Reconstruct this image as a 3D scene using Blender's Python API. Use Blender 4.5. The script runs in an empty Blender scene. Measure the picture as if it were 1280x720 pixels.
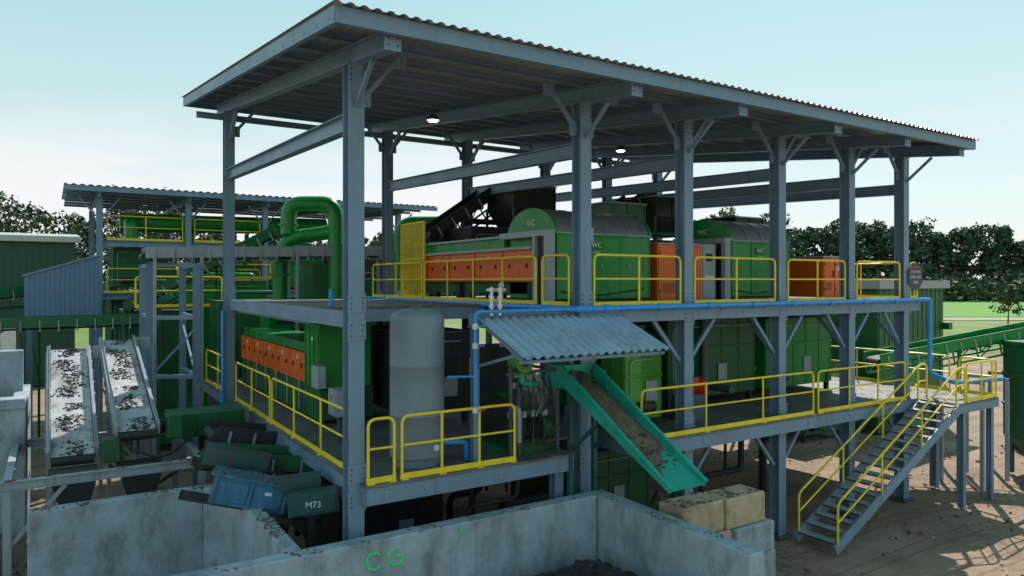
import bpy, math, random
import numpy as np
from mathutils import Vector, Matrix, noise
random.seed(7); np.random.seed(7)
R=math.radians
scene=bpy.context.scene
# ---------------------------------------------------------------- materials
def mat(name,col,rough=.5,metal=0.,var=.25,scale=2.5,dirt=None,damt=.0,bump=0.,bscale=30.,streak=True,spec=.5,sc=(3,3,.35)):
    m=bpy.data.materials.new(name); m.use_nodes=True
    n=m.node_tree.nodes; l=m.node_tree.links
    b=n['Principled BSDF']; b.inputs['Metallic'].default_value=metal
    b.inputs['Specular IOR Level'].default_value=spec
    tc=n.new('ShaderNodeTexCoord')
    no=n.new('ShaderNodeTexNoise'); no.inputs['Scale'].default_value=scale; no.inputs['Detail'].default_value=3; no.inputs['Roughness'].default_value=.65
    l.new(tc.outputs['Object'],no.inputs['Vector'])
    mr=n.new('ShaderNodeMapRange'); mr.inputs[1].default_value=.3; mr.inputs[2].default_value=.7; mr.inputs[3].default_value=1-var; mr.inputs[4].default_value=1+var
    l.new(no.outputs['Fac'],mr.inputs[0])
    hs=n.new('ShaderNodeHueSaturation'); hs.inputs['Color'].default_value=(*col,1)
    l.new(mr.outputs[0],hs.inputs['Value'])
    out=hs.outputs['Color']
    if dirt is not None:
        mp=n.new('ShaderNodeMapping'); mp.inputs['Scale'].default_value=sc if streak else (1,1,1)
        l.new(tc.outputs['Object'],mp.inputs['Vector'])
        n2=n.new('ShaderNodeTexNoise'); n2.inputs['Scale'].default_value=1.6; n2.inputs['Detail'].default_value=5; n2.inputs['Roughness'].default_value=.7
        l.new(mp.outputs[0],n2.inputs['Vector'])
        m2=n.new('ShaderNodeMapRange'); m2.inputs[1].default_value=.62-damt*.35; m2.inputs[2].default_value=.78-damt*.2; m2.inputs[3].default_value=0; m2.inputs[4].default_value=.85
        l.new(n2.outputs['Fac'],m2.inputs[0])
        mx=n.new('ShaderNodeMix'); mx.data_type='RGBA'
        l.new(m2.outputs[0],mx.inputs['Factor']); l.new(out,mx.inputs['A']); mx.inputs['B'].default_value=(*dirt,1)
        out=mx.outputs['Result']
    l.new(out,b.inputs['Base Color'])
    r2=n.new('ShaderNodeMapRange'); r2.inputs[1].default_value=.3; r2.inputs[2].default_value=.7; r2.inputs[3].default_value=max(.05,rough-.12); r2.inputs[4].default_value=min(1,rough+.15)
    l.new(no.outputs['Fac'],r2.inputs[0]); l.new(r2.outputs[0],b.inputs['Roughness'])
    if bump>0:
        n3=n.new('ShaderNodeTexNoise'); n3.inputs['Scale'].default_value=bscale; n3.inputs['Detail'].default_value=4
        l.new(tc.outputs['Object'],n3.inputs['Vector'])
        bp=n.new('ShaderNodeBump'); bp.inputs['Strength'].default_value=bump; bp.inputs['Distance'].default_value=.03
        l.new(n3.outputs['Fac'],bp.inputs['Height']); l.new(bp.outputs[0],b.inputs['Normal'])
    return m
DIRT=(.09,.07,.055)
STEEL=mat('steel_galv_blue',(.18,.275,.385),.48,.1,.12,1.2,(.14,.18,.22),.2)
STEELD=mat('steel_dark',(.09,.115,.15),.55,.2,.25,2,DIRT,.4)
GREYP=mat('grey_paint',(.33,.38,.43),.45,0,.12,2,(.2,.18,.16),.25)
ROOFM=mat('roof_sheet',(.36,.37,.37),.45,.2,.1,1)
YEL=mat('safety_yellow',(.92,.68,.03),.42,0,.12,3,(.35,.24,.06),.08)
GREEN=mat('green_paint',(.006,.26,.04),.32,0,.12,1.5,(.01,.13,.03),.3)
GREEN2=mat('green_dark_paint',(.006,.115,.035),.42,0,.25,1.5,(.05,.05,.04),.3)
GREENL=mat('green_light_paint',(.07,.32,.035),.4,0,.2,1.5,DIRT,.3)
TEAL=mat('teal_paint',(.012,.38,.28),.42,0,.15,2,DIRT,.25)
ORG=mat('orange_paint',(.85,.14,.012),.38,0,.1,1.5,(.38,.08,.02),.12)
BLUE=mat('pipe_blue',(.03,.30,.80),.3,0,.1,3)
BLUEP=mat('blue_paint',(.045,.19,.34),.45,0,.25,2,DIRT,.4)
BLUEG=mat('blue_green_paint',(.015,.08,.08),.45,0,.25,2,DIRT,.35)
BLUESH=mat('blue_sheet',(.13,.23,.38),.4,.1,.12,1.5,(.2,.2,.2),.2)
AWN=mat('awning_sheet',(.50,.66,.82),.32,.3,.1,1.5,(.32,.38,.45),.2)
TANK=mat('tank_grey',(.21,.265,.32),.5,0,.08,1.2,(.18,.21,.25),.2)
WHITE=mat('white_paint',(.75,.75,.74),.5,0,.1,3)
BLACK=mat('black_rubber',(.018,.019,.02),.6,0,.3,4)
DARK=mat('dark_steel',(.03,.035,.04),.6,.2,.4,3,(.06,.05,.04),.4)
BELT=mat('belt_pale',(.50,.50,.52),.7,0,.2,4,(.16,.13,.11),.4,.3,25,streak=False)
CONC=mat('concrete',(.36,.43,.50),.85,0,.22,1.1,(.16,.18,.19),.45,.5,18,sc=(1.1,1.1,.55))
CONCT=mat('concrete_tan',(.50,.38,.26),.9,0,.25,2,(.16,.12,.09),.4,.6,16,streak=False)
DECKM=mat('deck_plate',(.15,.16,.17),.6,.1,.3,2,(.13,.10,.075),.6,.2,20,streak=False)
SLUDGE=mat('sludge',(.03,.026,.024),.45,0,.5,4,(.07,.055,.045),.4,.8,12,streak=False)
MUD=mat('mud',(.17,.12,.088),.9,0,.4,4,(.08,.06,.045),.4,.8,14,streak=False)
LOGO=mat('logo_green',(.02,.12,.03),.5)
GRAF=mat('graffiti_green',(.05,.8,.2),.6,0,.2,20)
CRV=mat('curved_cover_grey',(.15,.165,.19),.38,.1,.15,1.5,(.10,.10,.10),.25)
RED=mat('red_paint',(.55,.03,.02),.4)
# ---------------------------------------------------------------- builder
class Ob:
    def __init__(s,name,bevel=0): s.name=name; s.parts={}; s.bevel=bevel
    def add(s,part,m,v,f,smooth=False):
        p=s.parts.setdefault(part+'_'+m.name if part in s.parts and s.parts[part]['m']!=m else part,dict(v=[],f=[],m=m,s=smooth)); o=len(p['v'])
        p['v'].extend([tuple(q) for q in v]); p['f'].extend([tuple(i+o for i in q) for q in f])
    def hexa(s,part,m,c):
        s.add(part,m,c,[(3,2,1,0),(4,5,6,7),(0,1,5,4),(1,2,6,5),(2,3,7,6),(3,0,4,7)])
    def bx(s,part,m,x0,x1,y0,y1,z0,z1):
        s.hexa(part,m,[(x0,y0,z0),(x1,y0,z0),(x1,y1,z0),(x0,y1,z0),(x0,y0,z1),(x1,y0,z1),(x1,y1,z1),(x0,y1,z1)])
    def frame(s,p0,p1,up=(0,0,1)):
        p0=Vector(p0);p1=Vector(p1);a=(p1-p0).normalized();u=Vector(up)
        if abs(a.dot(u))>.99:u=Vector((0,1,0))
        sd=a.cross(u).normalized();u=sd.cross(a).normalized();return p0,p1,a,sd,u
    def bar(s,part,m,p0,p1,w,h,up=(0,0,1),os=0,ou=0):
        p0,p1,a,sd,u=s.frame(p0,p1,up); c=[]
        for p in (p0,p1):
            c.append([p+sd*(os+i*w/2)+u*(ou+j*h/2) for i,j in((-1,-1),(1,-1),(1,1),(-1,1))])
        v=c[0]+c[1]
        s.add(part,m,v,[(0,1,2,3),(7,6,5,4),(1,0,4,5),(2,1,5,6),(3,2,6,7),(0,3,7,4)])
    def ibeam(s,part,m,p0,p1,d=.3,w=.2,t=.018,up=(0,0,1)):
        s.bar(part,m,p0,p1,t*.8,d-2*t,up)
        s.bar(part,m,p0,p1,w,t,up,0,d/2-t/2); s.bar(part,m,p0,p1,w,t,up,0,-d/2+t/2)
    def chan(s,part,m,p0,p1,d=.25,w=.08,t=.015,up=(0,0,1),flip=1):
        s.bar(part,m,p0,p1,t,d,up,0,0)
        s.bar(part,m,p0,p1,w,t,up,flip*(w/2+t/2),d/2-t/2); s.bar(part,m,p0,p1,w,t,up,flip*(w/2+t/2),-d/2+t/2)
    def tube(s,part,m,pts,r,n=8,r1=None,caps=True):
        pts=[Vector(p) for p in pts]; N=len(pts)
        d0=(pts[1]-pts[0]).normalized(); ref=Vector((0,0,1)) if abs(d0.z)<.9 else Vector((1,0,0))
        u=d0.cross(ref).normalized()
        v=[]
        for i,p in enumerate(pts):
            if i==0:d=d0
            elif i==N-1:d=(pts[-1]-pts[-2]).normalized()
            else:
                a=(pts[i]-pts[i-1]).normalized();b=(pts[i+1]-pts[i]).normalized();d=(a+b).normalized()
            u=(u-d*u.dot(d)).normalized(); w=d.cross(u)
            rr=r if r1 is None else r+(r1-r)*i/(N-1)
            for j in range(n):
                t=2*math.pi*j/n; v.append(p+(u*math.cos(t)+w*math.sin(t))*rr)
        f=[]
        for i in range(N-1):
            for j in range(n):
                f.append((i*n+j,i*n+(j+1)%n,(i+1)*n+(j+1)%n,(i+1)*n+j))
        if caps: f.append(tuple(range(n))[::-1]); f.append(tuple((N-1)*n+j for j in range(n)))
        s.add(part,m,v,f,True)
    def prism(s,part,m,poly,vec,smooth=False):
        vec=Vector(vec);n=len(poly);v=[Vector(p) for p in poly]; v+=[p+vec for p in v]
        f=[tuple(range(n))[::-1],tuple(range(n,2*n))]+[(i,(i+1)%n,(i+1)%n+n,i+n) for i in range(n)]
        s.add(part,m,v,f,smooth)
    def lathe(s,part,m,c,prof,n=32):
        v=[];f=[]
        for (r,z) in prof:
            for j in range(n):
                t=2*math.pi*j/n; v.append((c[0]+r*math.cos(t),c[1]+r*math.sin(t),c[2]+z))
        for i in range(len(prof)-1):
            for j in range(n): f.append((i*n+j,i*n+(j+1)%n,(i+1)*n+(j+1)%n,(i+1)*n+j))
        s.add(part,m,v,f,True)
    def corr(s,part,m,o,U,V,period,amp,N,sub=1):
        o=Vector(o);U=Vector(U);V=Vector(V);L=U.length;n=int(L/period)*4;v=[];f=[]
        pat=[1,1,-1,-1]; N=Vector(N).normalized()
        for i in range(n+1):
            fr=i/n; q=o+U*fr+N*(amp*pat[i%4])
            for k in range(sub+1): v.append(q+V*(k/sub))
        for i in range(n):
            for k in range(sub):
                a=i*(sub+1)+k; f.append((a,a+sub+1,a+sub+2,a+1))
        s.add(part,m,v,f)
    def lump(s,part,m,p,r,fl=.6):
        t=(1+5**.5)/2
        V=[(-1,t,0),(1,t,0),(-1,-t,0),(1,-t,0),(0,-1,t),(0,1,t),(0,-1,-t),(0,1,-t),(t,0,-1),(t,0,1),(-t,0,-1),(-t,0,1)]
        F=[(0,11,5),(0,5,1),(0,1,7),(0,7,10),(0,10,11),(1,5,9),(5,11,4),(11,10,2),(10,7,6),(7,1,8),(3,9,4),(3,4,2),(3,2,6),(3,6,8),(3,8,9),(4,9,5),(2,4,11),(6,2,10),(8,6,7),(9,8,1)]
        a=random.random()*6.28;ca,sa=math.cos(a),math.sin(a);sx=random.uniform(.6,1.4)
        v=[]
        for x,y,z in V:
            k=r/1.9*random.uniform(.7,1.25);x*=sx
            v.append((p[0]+(x*ca-y*sa)*k,p[1]+(x*sa+y*ca)*k,p[2]+z*k*fl))
        s.add(part,m,v,F)
    def finish(s):
        allv=np.array([q for p in s.parts.values() for q in p['v']]); c=Vector(((allv.min(0)+allv.max(0))/2).tolist()); c.z=float(allv[:,2].min())
        e=bpy.data.objects.new(s.name,None); e.empty_display_size=.3; e.location=c; scene.collection.objects.link(e)
        for k,p in s.parts.items():
            me=bpy.data.meshes.new(k); me.from_pydata(p['v'],[],p['f']); me.materials.append(p['m'])
            if p['s']:
                me.polygons.foreach_set('use_smooth',[True]*len(me.polygons))
                try: me.set_sharp_from_angle(angle=R(40))
                except Exception: pass
            o=bpy.data.objects.new(k,me); scene.collection.objects.link(o); o.parent=e
            o.location=-c
            if s.bevel:
                b=o.modifiers.new('b','BEVEL'); b.width=s.bevel; b.segments=1; b.limit_method='ANGLE'
        s.e=e;s.c=c
        return e
    def text(s,body,loc,rot,size,m,ext=.002):
        cu=bpy.data.curves.new('lettering','FONT'); cu.body=body; cu.size=size; cu.extrude=ext; cu.align_x='CENTER'; cu.align_y='CENTER'
        cu.materials.append(m); o=bpy.data.objects.new('lettering',cu); scene.collection.objects.link(o); o.parent=s.e
        o.location=Vector(loc)-s.c; o.rotation_euler=rot
FX=(R(90),0,0)
def arc(c,r,a0,a1,n,ax=(1,0,0),ay=(0,0,1)):
    c=Vector(c);ax=Vector(ax);ay=Vector(ay)
    return [c+ax*(r*math.cos(R(a0+(a1-a0)*i/n)))+ay*(r*math.sin(R(a0+(a1-a0)*i/n))) for i in range(n+1)]
def fillet(pts,r,k=4):
    pts=[Vector(p) for p in pts];o=[pts[0]]
    for i in range(1,len(pts)-1):
        p=pts[i];a=(pts[i-1]-p);b=(pts[i+1]-p);rr=min(r,a.length*.45,b.length*.45);a=p+a.normalized()*rr;b=p+b.normalized()*rr
        for j in range(k+1):
            t=j/k;o.append((1-t)**2*a+2*t*(1-t)*p+t*t*b)
    o.append(pts[-1]);return o
def cf(r,dd): return (-4.243+.5389*dd+.8424*r, -11.527+.842*dd-.539*r)
Z=lambda z:Vector((0,0,z))
# ---------------------------------------------------------------- key levels
H=6.3; L1=2.96; L2=5.78
XS=[0,4.81,7.72,10.98,13.91,16.58]; YB=10.0
sl=.119
def zr(y): return 10.17+sl*(y+1.8)
# ---------------------------------------------------------------- canopy
c=Ob('steel_canopy_structure')
for x in XS:
    for y in (0,YB):
        c.ibeam('columns',STEEL,(x,y,0),(x,y,zr(y)-.47),.29,.27,.022,(0,1,0))
        c.bx('base_plates',STEELD,x-.25,x+.25,y-.25,y+.25,0,.04)
        c.bx('cap_plates',STEEL,x-.16,x+.16,y-.18,y+.18,zr(y)-.50,zr(y)-.475)
        for zz in (L2+.03,L1+.03,L2-.42,L1-.42):
            c.bx('gussets',STEEL,x-.155,x+.155,y-.163,y-.150,zz-.02,zz+.30)
            for bx_ in (-.11,.09):
                for bz in (.03,.12,.21): c.bx('gusset_bolts',STEELD,x+bx_,x+bx_+.025,y-.175,y-.163,zz+bz,zz+bz+.025)
        for k in range(3): c.bx('top_bolts',STEELD,x-.11,x-.085,y-.158,y-.146,zr(y)-.6-k*.09,zr(y)-.575-k*.09); c.bx('top_bolts',STEELD,x+.085,x+.11,y-.158,y-.146,zr(y)-.6-k*.09,zr(y)-.575-k*.09)
    c.ibeam('rafters',STEEL,(x,-1.62,zr(-1.62)-.32),(x,11.7,zr(11.7)-.32),.30,.2,.018)
    c.bx('rafter_ends',STEEL,x-.13,x+.13,-1.645,-1.625,zr(-1.62)-.49,zr(-1.62)-.15)
    for bz in (.22,.32,.42):
        for bx_ in (-.09,.065): c.bx('end_bolts',STEELD,x+bx_,x+bx_+.025,-1.655,-1.645,zr(-1.62)-bz,zr(-1.62)-bz+.025)
    c.ibeam('tie_beams',STEEL,(x,.16,8.98),(x,YB-.16,9.32),.30,.2,.018)
    c.bar('knee_braces',STEEL,(x,-.14,zr(0)-1.2),(x,-.85,zr(-.9)-.5),.07,.06)
    c.bar('knee_braces',STEEL,(x,YB-.15,zr(YB)-1.3),(x,YB-1.0,zr(YB-1)-.5),.09,.07)
    for y in (0,YB):
        for sgn in (-1,1):
            if (x==XS[-1] and sgn>0) or (x==0 and sgn<0): continue
            c.bar('knee_braces',STEEL,(x+sgn*.14,y,zr(y)-1.05),(x+sgn*.85,y,zr(y)-.19),.06,.08)
            c.bx('brace_plates',STEEL,*sorted((x+sgn*.14,x+sgn*.30)),y-.012,y+.012,zr(y)-1.15,zr(y)-.85)
            c.bx('brace_plates',STEEL,*sorted((x+sgn*.70,x+sgn*.95)),y-.012,y+.012,zr(y)-.42,zr(y)-.18)
for i in range(12):
    y=-1.3+i*1.13
    z=zr(y)-.10
    c.chan('purlins',STEEL,(-.85,y,z),(16.95,y,z),.13,.055,.01)
c.ibeam('eave_beams',STEEL,(-.8,YB+.35,zr(YB+.35)-.60),(16.9,YB+.35,zr(YB+.35)-.60),.16,.12,.012)
c.chan('front_fascia',STEEL,(-.93,-1.80,zr(-1.8)-.15),(17.0,-1.80,zr(-1.8)-.15),.24,.08,.014,flip=-1)
c.chan('rear_fascia',STEEL,(-.93,11.8,zr(11.8)-.15),(17.0,11.8,zr(11.8)-.15),.24,.08,.014)
for x,fl in ((-.93,1),(17.0,-1)):
    c.chan('end_fascia',STEEL,(x,-1.78,zr(-1.78)-.15),(x,11.78,zr(11.78)-.15),.24,.08,.014,flip=fl)
N=Vector((0,-sl,1))
c.corr('roof_sheeting',ROOFM,(-.97,-1.93,zr(-1.93)-.005),(18.0,0,0),(0,13.9,13.9*sl),.2,.016,N,4)
for i in range(22):
    y=-1.6+i*.61
    c.bx('bolts',GREYP,-.945,-.94,y,y+.03,zr(y)-.2,zr(y)-.17)
c.chan('mid_side_beam',STEEL,(0,.15,L2-.13),(0,YB-.15,L2-.13),.28,.09,.015)
for x in XS[1:]:
    c.tube('conduits',GREYP,[(x+.165,.05,L2),(x+.165,.05,9.9)],.014,6)
    c.tube('conduits',GREYP,[(x+.13,-1.4,zr(-1.4)-.36),(x+.13,11,zr(11)-.36)],.014,6)
c.bx('junction_boxes',GREYP,4.98,5.1,-.02,.14,7.1,7.4); c.bx('junction_boxes',GREYP,11.14,11.26,-.02,.14,7.1,7.4); c.bx('junction_boxes',GREYP,7.88,8.0,-.02,.14,4.2,4.5)
c.finish()
# ---------------------------------------------------------------- decks
def deck_beams(o,x0,x1,y0,y1,z,xs,d=.28):
    o.chan('edge_beams',STEEL,(x0,y0,z-.05-d/2),(x1,y0,z-.05-d/2),d,.09,.014,flip=-1)
    o.chan('edge_beams',STEEL,(x0,y1,z-.05-d/2),(x1,y1,z-.05-d/2),d,.09,.014)
    o.chan('edge_beams',STEEL,(x0,y0+.02,z-.052-d/2),(x0,y1-.02,z-.052-d/2),d,.09,.014,flip=1)
    o.chan('edge_beams',STEEL,(x1,y0+.02,z-.052-d/2),(x1,y1-.02,z-.052-d/2),d,.09,.014,flip=-1)
    for x in xs: o.ibeam('cross_beams',STEEL,(x,y0+.03,z-.06-d/2),(x,y1-.03,z-.06-d/2),d-.02,.15)
def stiff(o,x0,x1,y,z,d=.28,step=.75):
    n=int((x1-x0)/step)
    for i in range(n):
        x=x0+.3+i*step
        o.bx('bolt_heads',GREYP,x,x+.035,y-.022,y-.012,z-.05-d*.62,z-.05-d*.62+.035)
        o.bx('bolt_heads',GREYP,x,x+.035,y-.022,y-.012,z-.05-d*.38,z-.05-d*.38+.035)
def crust(o,x0,x1,y0,y1,z,n,s0=.015,s1=.05,th=-.05):
    for i in range(n):
        x=random.uniform(x0,x1);y=random.uniform(y0,y1)
        if noise.noise(Vector((x*1.5,y*1.5,7)))>th: o.lump('mud_crust',MUD,(x,y,z),random.uniform(s0,s1),.5)
d=Ob('upper_deck_platform')
d.bx('plate',DECKM,4.6,17.3,-.17,11.0,L2-.05,L2)
deck_beams(d,4.62,17.28,-.15,10.98,L2,[6.3,7.9,9.4,11.2,12.5,14.1,15.3,16.75])
stiff(d,4.7,17.2,-.15,L2)
d.bx('side_plate',DECKM,.12,4.58,3.3,10.0,L2-.06,L2-.015)
deck_beams(d,.2,4.5,3.35,9.9,L2-.02,[2.3])
for x in XS[1:]:
    for sgn in (-1,1):
        if x==XS[-1] and sgn>0: continue
        d.bar('braces',STEEL,(x+sgn*.15,0,L2-1.25),(x+sgn*.95,0,L2-.34),.08,.08)
    d.bar('braces',STEEL,(x,.15,L2-1.25),(x,1.0,L2-.34),.08,.08)
d.finish()
d=Ob('lower_deck_platform')
d.bx('plate',DECKM,.06,4.35,-.38,14.6,L1-.05,L1)
deck_beams(d,.08,4.33,-.36,14.58,L1,[1.4,2.9])
d.bx('plate',DECKM,4.36,6.0,.9,10.5,L1-.052,L1-.002)
d.bx('plate',DECKM,6.01,18.95,-.42,10.5,L1-.05,L1)
deck_beams(d,6.03,18.93,-.40,10.48,L1,[7.9,9.4,11.2,12.5,14.1,15.3,16.8])
stiff(d,.1,4.3,-.36,L1); stiff(d,6.1,18.9,-.40,L1)
for y in (2,4.5,7,9.5,12):
    d.ibeam('cross_beams',STEEL,(.1,y,L1-.2),(4.3,y,L1-.2),.26,.14)
    d.bx('bolt_heads',GREYP,.055,.065,y,y+.04,L1-.2,L1-.16)
for x in XS[2:]:
    for sgn in (-1,1):
        d.bar('braces',STEEL,(x+sgn*.15,0,L1-1.2),(x+sgn*.9,0,L1-.34),.08,.08)
for x,y in ((.3,14.3),(4.1,14.3),(4.1,-.1),(18.6,.1),(18.6,9)):
    d.ibeam('posts',STEEL,(x,y,0),(x,y,L1-.33),.2,.2,.014,(0,1,0))
crust(d,6.2,18,-.3,1.9,L1,500,.01,.04); crust(d,.2,4.2,-.3,3,L1,150,.01,.03)
d.finish()
# ---------------------------------------------------------------- railings
def railing(p0,p1,h=1.07,toe=True,name='safety_railing',maxsp=1.5):
    o=Ob(name); p0=Vector(p0);p1=Vector(p1);L=(p1-p0).length;U=Vector((0,0,1));d=(p1-p0)/L
    o.tube('top_rail',YEL,fillet([p0,p0+U*h,p1+U*h,p1],.14),.026)
    o.tube('mid_rail',YEL,[p0+U*h*.54,p1+U*h*.54],.021)
    n=max(1,round(L/maxsp))
    for i in range(1,n):
        q=p0+d*L*i/n; o.tube('posts',YEL,[q,q+U*(h)],.024)
    for i in range(n+1):
        q=p0+d*(L*i/n); q=q+d*(.04 if i==0 else (-.04 if i==n else 0)); o.bar('feet',YEL,q-U*.0,q+U*.02,.12,.12)
    if toe: o.bar('toe_board',YEL,p0+U*.055-d*.03,p1+U*.055+d*.03,.012,.10)
    o.finish()
for a,b in ((10.9,7.2),(7.0,1.45),(1.2,.25)): railing((4.68,a,L2),(4.68,b,L2))
for a,b in ((5.05,7.5),(7.95,10.75),(11.25,13.65),(14.2,16.3)): railing((a,-.1,L2),(b,-.1,L2))
railing((16.85,-.1,L2),(17.22,-.1,L2)); railing((17.22,.1,L2),(17.22,10.9,L2))
railing((.14,-.30,L1),(.60,-.30,L1)); railing((.74,-.30,L1),(3.0,-.30,L1),maxsp=.8)
for a,b in ((14.3,10.4),(9.7,6.0),(5.8,.35)): railing((.14,a,L1),(.14,b,L1),maxsp=1.9)
railing((6.1,-.36,L1),(11.9,-.36,L1),maxsp=1.9); railing((12.1,-.36,L1),(16.1,-.36,L1),maxsp=1.4)
railing((18.88,-.2,L1),(18.88,10.3,L1))
# ---------------------------------------------------------------- stairs
s=Ob('steel_staircase')
xt,xb,y0,y1=16.6,11.0,-1.55,-.52
s.bx('landing',DECKM,xt,18.9,y0,-.44,L1-.05,L1-.003)
s.chan('landing_beam',STEEL,(xt,y0,L1-.17),(18.9,y0,L1-.17),.22,.07,.012,flip=-1)
s.chan('landing_beam',STEEL,(18.9,y0,L1-.17),(18.9,-.44,L1-.17),.22,.07,.012,flip=-1)
for y in (y0,y1):
    s.bar('stringers',STEEL,(xb,y,.08),(xt+.05,y,L1-.14),.04,.26)
n=17
for i in range(n):
    f=(i+.5)/n; x=xb+(xt-xb)*f; z=.1+(L1-.12)*f+.02
    s.bx('treads',GREYP,x-.13,x+.15,y0+.03,y1-.03,z,z+.035)
    s.bx('tread_nosing',STEELD,x-.15,x-.13,y0+.03,y1-.03,z-.01,z+.03)
for x,y in ((18.7,-1.4),(17.1,-1.4),(18.7,-.6)):
    s.ibeam('legs',STEEL,(x,y,0),(x,y,L1-.29),.15,.15,.012,(0,1,0))
for y in (y0,y1):
    U=Vector((0,0,1));a=Vector((xb+.1,y,.2));b=Vector((xt,y,L1-.02))
    s.tube('handrails',YEL,fillet([a,a+U*.95,b+U*1.0,b+Vector((.35,0,1.0)),b+Vector((.35,0,.0))],.15),.028)
    s.tube('mid_rails',YEL,[a+U*.5,b+U*.52,b+Vector((.35,0,.52))],.022)
    for f in (.33,.66,.98): q=a.lerp(b,f); s.tube('rail_posts',YEL,[q,q+U*.97],.024)
s.finish()
railing((17.1,y0+.03,L1),(18.8,y0+.03,L1),maxsp=.9); railing((18.85,y0+.15,L1),(18.85,-.5,L1))
# ---------------------------------------------------------------- tank
t=Ob('water_storage_tank')
tx,ty,r=1.45,.62,.5
zt=2.66
prof2=[(r,.16),(r,.9),(r+.004,.905),(r+.004,.93),(r,.935),(r,1.8),(r+.004,1.805),(r+.004,1.83),(r,1.835),(r,zt)]+[(r*math.cos(R(a)),zt+.2*math.sin(R(a))) for a in range(15,91,15)]
t.lathe('skirt',TANK,(tx,ty,L1),[(.44,0),(.44,.16)])
t.lathe('shell',TANK,(tx,ty,L1),[(.44,.13)]+prof2,40)
t.lathe('manway',STEELD,(tx,ty,L1+zt+.16),[(.12,0),(.12,.09),(0,.09)],16)
t.tube('outlet',BLUE,fillet([(tx+.45,ty-.2,L1+.35),(tx+.85,ty-.35,L1+.35),(tx+.85,ty-.35,L1+.02)],.1),.05)
t.bx('nameplate',WHITE,tx+.1,tx+.2,ty-.505,ty-.49,L1+.3,L1+.4)
t.finish()
# ---------------------------------------------------------------- blue pipe
p=Ob('blue_water_pipe')
p.tube('main_line',BLUE,fillet([(4.42,13.8,L2-.02),(4.42,-.3,L2-.02),(17.55,-.3,L2+.0),(17.55,-.3,3.6),(17.55,-1.0,3.4),(20.5,-1.0,3.3)],.14),.062,10)
for i in range(9):
    x=5.2+i*1.5; p.tube('couplings',BLUE,[(x-.07,-.3,L2-.018),(x+.07,-.3,L2-.018)],.08,10)
    p.bar('hangers',STEELD,(x+.4,-.3,L2-.1),(x+.4,-.3,L2+.05),.03,.02)
p.tube('downpipe',BLUE,fillet([(4.4,-.3,L2-.02),(2.15,-.32,L2-.02),(2.15,-.32,3.9)],.12),.034,10)
p.tube('downpipe',BLUE,[(2.15,-.32,4.6),(1.7,-.1,4.6)],.022,8)
p.tube('riser',BLUE,[(.95,4.0,L2-.02),(.95,4.0,L2+.35)],.045,8)
p.tube('branch',BLUE,[(-.2,9.8,1.2),(-.2,9.8,L2-.3)],.05,8)
for x,z in ((2.15,5.5),(2.15,5.15),(2.15,4.0)):
    p.tube('valves',WHITE,[(x,-.32,z-.05),(x,-.32,z+.05)],.055,10); p.bar('valve_handles',RED if z<5 else BLUE,(x,-.42,z),(x+.12,-.45,z+.01),.02,.02)
p.finish()
v=Ob('white_valve_assembly')
for x in (2.5,2.68):
    v.tube('risers',WHITE,[(x,-.3,L2-.1),(x,-.3,L2+.42)],.026,10)
    for z in (5.85,6.0,6.15): v.tube('bodies',WHITE,[(x,-.3,z-.03),(x,-.3,z+.03)],.048,10); v.bar('handles',RED,(x,-.36,z),(x+.09,-.37,z),.015,.015)
v.tube('crossovers',WHITE,[(2.4,-.3,6.15),(2.8,-.3,6.15)],.022,8)
v.tube('gauge',GREYP,[(2.68,-.36,6.24),(2.68,-.32,6.24)],.05,14)
v.finish()
# ---------------------------------------------------------------- awning
a=Ob('corrugated_awning')
zA,zB,yA,yB=5.62,5.02,-.12,-1.62
a.corr('sheeting',AWN,(2.3,yA,zA),(3.35,0,0),(0,yB-yA,zB-zA),.19,.026,(0,-.37,.93),4)
for x in (2.4,3.9,5.5): a.bar('rafters',STEEL,(x,yA+.05,zA-.05),(x,yB+.05,zB-.07),.06,.06)
for y,z in ((yA-.1,zA-.12),(-.9,zA-.41),(yB+.1,zB-.05)): a.bar('battens',STEEL,(2.32,y,z-.02),(5.6,y,z-.02),.05,.05)
a.ibeam('header',STEEL,(2.2,0,L2-.2),(4.66,0,L2-.2),.24,.14)
for x in (2.4,5.5): a.bar('struts',STEEL,(x,-.05,4.75),(x,-1.3,zB+.03),.05,.05)
a.ibeam('post',STEEL,(2.35,.05,L1),(2.35,.05,L2-.33),.12,.12,.01,(0,1,0)); 
a.finish()
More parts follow.
